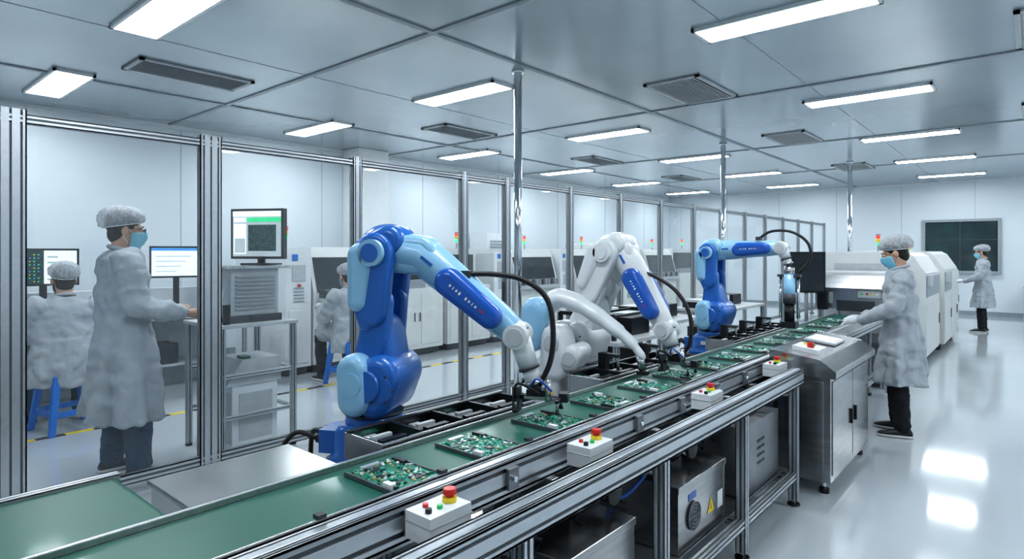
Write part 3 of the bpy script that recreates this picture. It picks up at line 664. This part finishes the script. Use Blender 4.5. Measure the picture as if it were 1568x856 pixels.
def human(loc,yaw,H,arms,legs,seated=False,hem=.42,lean=0.,hp=0.,hy=0.,trous=TROU,hmat=GLOVE,glasses=False,female=False,wide=1.,lw=1.,name='factory_worker'):
    E=empty(name,loc,yaw); s=H/1.72; E.scale=(s,s,s)
    dz=-.39 if seated else 0; wd=(.93 if female else 1.0)*wide
    m=MB(); R=[(1.475,.062,.060),(1.455,.085,.075),(1.435,.135,.09),(1.40,.185,.105),(1.33,.205,.12),(1.2,.205,.132),(1.05,.198,.13),(.95,.205,.14),(.85,.218,.155)]
    if not seated: R+=[(z,.218+.045*(.85-z)/.45,.155+.04*(.85-z)/.45) for z in [.85-(.85-hem)*k/9 for k in range(1,10)]]
    R2=[]
    for i in range(len(R)-1):
        for k in range(3):
            t=k/3; R2.append(tuple(R[i][j]*(1-t)+R[i+1][j]*t for j in range(3)))
    R2.append(R[-1]); rings=[]
    for z,a,b in R2:
        cy=lean*(z-.9) if z>.9 else 0
        if z>1.3: cy-=.015
        f=max(0,(1.10-z))/.6*.028
        if seated: f=0
        wr=.005*math.sin(z*48+math.sin(z*17)*2)*(1 if z<1.35 else 0)
        ring=[]
        for t in [2*math.pi*k/56 for k in range(56)]:
            fo=f*(math.sin(6*t+1.3+z*1.5)+.6*math.sin(11*t-z*2))+wr*math.sin(2*t+z*9)
            if z>.75: fo+=.006*math.sin(4*t+z*22)*(1 if z<1.38 else 0)
            ring.append(((a*wd+fo)*math.copysign(abs(math.cos(t))**.88,math.cos(t)),cy+(b*wd+fo)*math.sin(t),z+dz))
        rings.append(ring)
    m.loft(rings[::-1],COAT)
    for A in arms:
        sh,el,wr=V(A[0]),V(A[1]),V(A[2])
        pts=spline([sh+V((-.05*math.copysign(1,sh.x),0,.015)),sh,sh.lerp(el,.5),el,el.lerp(wr,.55),wr],6)
        n=len(pts); rr=[]
        for i in range(n):
            t=i/(n-1); r=.082*(1-t)+.050*t
            if t<.12: r=.070+.1*t
            r+=.005*math.sin(i*1.9)+.004*math.sin(i*3.1+1)+.006*math.exp(-((t-.6)/.08)**2); rr.append(r*wd)
        m.tube(pts,rr,COAT,18)
    if seated:
        for L in legs:
            h,k=V(L[0]),V(L[1]); m.tube([h,h.lerp(k,.5),h.lerp(k,.8)],[.115,.11,.105],COAT,18,round_=True)
        # coat tail draped over the seat edge
        rr=[]
        for z,a,b in ((.36,.225,.175),(.40,.23,.18),(.46,.228,.178),(.52,.225,.17),(.58,.218,.16),(.66,.205,.145),(.74,.195,.13)):
            g=.02*max(0,(.66-z)/.3)
            rr.append([((a*wd+g*math.sin(6*t+z*4))*math.cos(t),-.02+(b+g*math.sin(7*t+1))*math.sin(t),z) for t in [2*math.pi*k/48 for k in range(48)]])
        m.loft(rr,COAT)
    m.build('coat',remesh=.0105,smooth=3,disp=.020,dscale=.12,fold=.020,parent=E)
    m=MB(); cy=lean*.57-.015; zt=1.475+dz
    m.tube([(.066*math.cos(t),cy+.066*math.sin(t),zt-.005-.02*math.sin(t)) for t in [2*math.pi*k/24 for k in range(25)]],.014,COAT,8)
    m.build('collar',parent=E)
    m=MB()
    for L in legs:
        h,k,a=[V(p) for p in L[:3]]
        m.tube([h,h.lerp(k,.4),k+(h-k)*.08,k,k.lerp(a,.35),k.lerp(a,.75),a],[r*lw for r in (.095,.088,.074,.07,.068,.062,.060)],trous,18,round_=True)
    m.ell((0,0,.93+dz),(.15,.12,.12),trous)
    m.build('trousers',remesh=.012,smooth=3,disp=.02,dscale=.05,parent=E)
    m=MB()
    for L in legs:
        a=V(L[2]); f=V(L[3]).normalized(); z=a.z-.085
        sd=f.cross(V((0,0,1)))
        rings=[]
        for t,wi,hi in ((-.075,.022,.05),(-.06,.036,.075),(0,.04,.085),(.06,.043,.065),(.12,.046,.05),(.165,.038,.04),(.19,.02,.025)):
            c=V((a.x,a.y,z))+f*t
            rings.append([c+sd*wi*math.cos(q)+V((0,0,hi*(.5+.5*math.sin(q)))) for q in [2*math.pi*k/14 for k in range(14)]])
        m.loft(rings,SHOE)
        rings=[]
        for t,wi in ((-.078,.025),(-.06,.038),(.06,.046),(.13,.047),(.17,.038),(.195,.018)):
            c=V((a.x,a.y,z))+f*t; rings.append([c+sd*wi,c-sd*wi,c-sd*wi+V((0,0,.018)),c+sd*wi+V((0,0,.018))])
        m.loft(rings,SOLE)
    m.build('shoes',parent=E)
    m=MB()
    for A in arms:
        if len(A)>3: hand(m,V(A[2])+V(A[3]).normalized()*.02,A[3],A[4],A[5],hmat,A[6] if len(A)>6 else .5)
    if m.v: m.build('hands',remesh=.0038,smooth=2,parent=E)
    hc=V((0,lean*.72+.012,1.595+dz)); RM=Matrix.Rotation(hy,3,'Z')@Matrix.Rotation(hp,3,'X')
    def T(mb): mb.X=Matrix.Translation(hc)@RM.to_4x4(); return mb
    m=MB(); T(m)
    m.ell((0,-.012,.03),(.076,.094,.092),SKIN); m.ell((0,.022,-.035),(.060,.072,.080),SKIN); m.ell((0,.045,-.088),(.034,.036,.028),SKIN)
    m.tube([(0,.088,.022),(0,.102,-.005),(0,.108,-.018)],[.008,.011,.014],SKIN,10,round_=True)
    for sx in (-1,1):
        m.ell((sx*.080,-.008,-.008),(.012,.020,.032),SKIN); m.ell((sx*.036,.072,-.02),(.022,.018,.02),SKIN); m.ell((sx*.03,.083,.03),(.022,.01,.008),SKIN)
    m.ell((0,.090,-.056),(.022,.009,.006),SKIN); m.ell((0,.087,-.066),(.019,.01,.006),SKIN)
    m.X=None
    m.tube([hc+RM@V((0,-.02,-.03)),V((0,lean*.6-.01,1.43+dz))],[.056,.060],SKIN,16,round_=True)
    m.build('head',remesh=.0055,smooth=3,parent=E)
    m=MB(); T(m)
    for sx in (-1,1):
        m.ell((sx*.031,.083,.012),(.0135,.009,.0075),EYEW,seg=12,rg=8); m.ell((sx*.031,.090,.012),(.006,.004,.006),HAIR,seg=10,rg=6)
        m.tube([(sx*.016,.094,.032),(sx*.031,.096,.036),(sx*.048,.086,.031)],.0035,HAIR,6)
    m.ell((0,-.022,.042),(.084,.099,.094),HAIR); m.ell((0,-.045,-.025),(.066,.056,.07),HAIR)
    m.build('eyes_and_hair',parent=E)
    m=MB(); T(m); NA,NZ=18,8; vs=[];fs=[]
    for j in range(NZ+1):
        tt=j/NZ; z=-.125+.125*tt
        for i in range(NA+1):
            a=math.radians(-82+164*i/NA); w=math.cos(a)
            rx=.072-.018*(1-tt)**2; ry=.088+.022*math.exp(-((a/.45)**2))*math.exp(-((tt-.75)/.4)**2)-.022*(1-tt)**3
            zz=z+(.02*(1-w))*(1-tt)-.015*(1-w)*tt
            vs.append((rx*math.sin(a),.018+ry*w+.0025*math.sin(tt*20)*w,zz))
    for j in range(NZ):
        for i in range(NA): k=j*(NA+1)+i; fs.append((k,k+1,k+NA+2,k+NA+1))
    m.add(vs,fs,MASK,True)
    for sx in (-1,1):
        m.tube([(sx*.071,.03,-.01),(sx*.082,.005,.012),(sx*.084,-.02,.0)],.0018,PAPER,6); m.tube([(sx*.066,.02,-.085),(sx*.08,-.01,-.05),(sx*.084,-.02,-.01)],.0018,PAPER,6)
    o=m.build('face_mask',parent=E); q=o.modifiers.new('t','SOLIDIFY'); q.thickness=.002
    m=MB(); T(m); rings=[]; NS=72
    prof=[(.0,.084,.100),(.006,.094,.110),(.02,.103,.120),(.04,.108,.126),(.062,.107,.127),(.085,.099,.118),(.105,.082,.099),(.12,.056,.07),(.128,.028,.034),(.130,.006,.007)]
    for i,(z,a,b) in enumerate(prof):
        ring=[]
        for t in [2*math.pi*k/NS for k in range(NS)]:
            w=.0035*math.sin(18*t+math.sin(3*t)*2)*(1-z/.14)*(1 if i else 0)+.0035*math.sin(7*t+i*1.7)
            ring.append(((a+w)*math.cos(t),-.024+(b+w+(.014*max(0,-math.sin(t)) if 0<i<7 else 0))*math.sin(t),.028+z+.030*math.sin(t)*(1-z/.13)+.003*math.sin(9*t+i*2)))
        rings.append(ring)
    m.loft(rings,CAPM,cap=False)
    m.tube([((.085)*math.cos(t),-.024+.101*math.sin(t),.028+.030*math.sin(t)) for t in [2*math.pi*k/NS for k in range(NS+1)]],.004,PAPER,6)
    m.build('hair_cap',parent=E)
    if glasses:
        m=MB(); T(m)
        for sx in (-1,1):
            m.tube([(sx*.033+.023*math.cos(t),.108,.008+.017*math.sin(t)) for t in [2*math.pi*k/16 for k in range(17)]],.0022,BLACK,6)
            m.tube([(sx*.056,.107,.014),(sx*.08,.05,.012),(sx*.084,-.01,.008)],.0022,BLACK,6)
        m.tube([(-.01,.109,.01),(.01,.109,.01)],.0022,BLACK,6); m.build('glasses',parent=E)
    return E
def stand_legs(g=0):
    return [((.09,0,.88),(.10+g,.02+g,.48),(.10+g*1.3,-.01+g*2,.09),(.12,1,0)),((-.09,0,.88),(-.10-g,.04-g,.48),(-.11-g*1.3,.03-g*2,.09),(-.15,1,0))]
human((-4.66,1.40,0),-.12,1.78,
  [((.215,-.015,1.385),(.275,.03,1.12),(.19,.32,1.05),(-.1,1,-.1),(0,.2,-1),(-1,0,0),.35),
   ((-.215,-.015,1.385),(-.27,.05,1.11),(-.14,.30,1.06),(.1,1,-.1),(0,.2,-1),(1,0,0),.35)],
  stand_legs(.035),hem=.38,hp=-.12,hy=-.1,trous=JEAN,hmat=SKIN,glasses=True,wide=1.14,lw=1.22)
human((-.84,5.93,0),math.radians(97),1.61,
  [((.18,-.01,1.38),(.23,.06,1.13),(.10,.30,1.00),(-.1,1,-.15),(0,.1,-1),(-1,0,0),.35),
   ((-.18,-.01,1.38),(-.24,.06,1.13),(-.10,.31,1.0),(.1,1,-.15),(0,.1,-1),(1,0,0),.35)],
  stand_legs(.02),hem=.46,hp=-.38,female=True,lean=.05,hmat=GLOVE,wide=1.08,lw=1.1)
human((-.74,14.5,0),math.radians(92),1.62,
  [((.18,-.01,1.38),(.22,.06,1.13),(.12,.30,1.02),(0,1,-.1),(0,.1,-1),(-1,0,0),.35),
   ((-.18,-.01,1.38),(-.23,.06,1.13),(-.12,.31,1.02),(0,1,-.1),(0,.1,-1),(1,0,0),.35)],
  stand_legs(),hem=.5,hp=-.25,female=True,lean=.03,hmat=GLOVE,wide=1.08)
sl=[((.10,.0,.60),(.17,.40,.55),(.17,.36,.09),(.1,1,0)),((-.10,.0,.60),(-.17,.40,.55),(-.18,.33,.09),(-.1,1,0))]
sa=[((.20,-.0,.99),(.28,.10,.75),(.17,.36,.86),(-.1,1,0),(0,0,-1),(-1,0,0),.35),((-.20,-.0,.99),(-.28,.10,.75),(-.17,.36,.86),(.1,1,0),(0,0,-1),(1,0,0),.35)]
stool(-6.27,1.47,.15); human((-6.27,1.45,0),math.radians(88),1.80,sa,sl,seated=True,hp=-.1,lean=.08,wide=1.12,trous=JEAN)
stool(-5.98,4.1,.1); human((-5.98,4.1,0),math.radians(85),1.74,sa,sl,seated=True,hp=-.25,lean=.1)
# ---------------------------------------------------------------- camera / world
cam=bpy.data.cameras.new('camera'); co=bpy.data.objects.new('camera',cam); bpy.context.scene.collection.objects.link(co)
cam.sensor_width=36; cam.lens=21.375; cam.shift_y=-.0262; cam.clip_start=.05
co.location=(0,0,1.5); co.rotation_euler=(math.radians(90),0,math.radians(40.7)); bpy.context.scene.camera=co
w=bpy.data.worlds.new('world'); bpy.context.scene.world=w; w.use_nodes=True; w.node_tree.nodes['Background'].inputs[0].default_value=(.7,.8,.9,1); w.node_tree.nodes['Background'].inputs[1].default_value=.3
sc=bpy.context.scene; sc.view_settings.view_transform='Standard'
try: sc.view_settings.look='Medium High Contrast'
except Exception: sc.view_settings.look='None'
sc.view_settings.exposure=.32
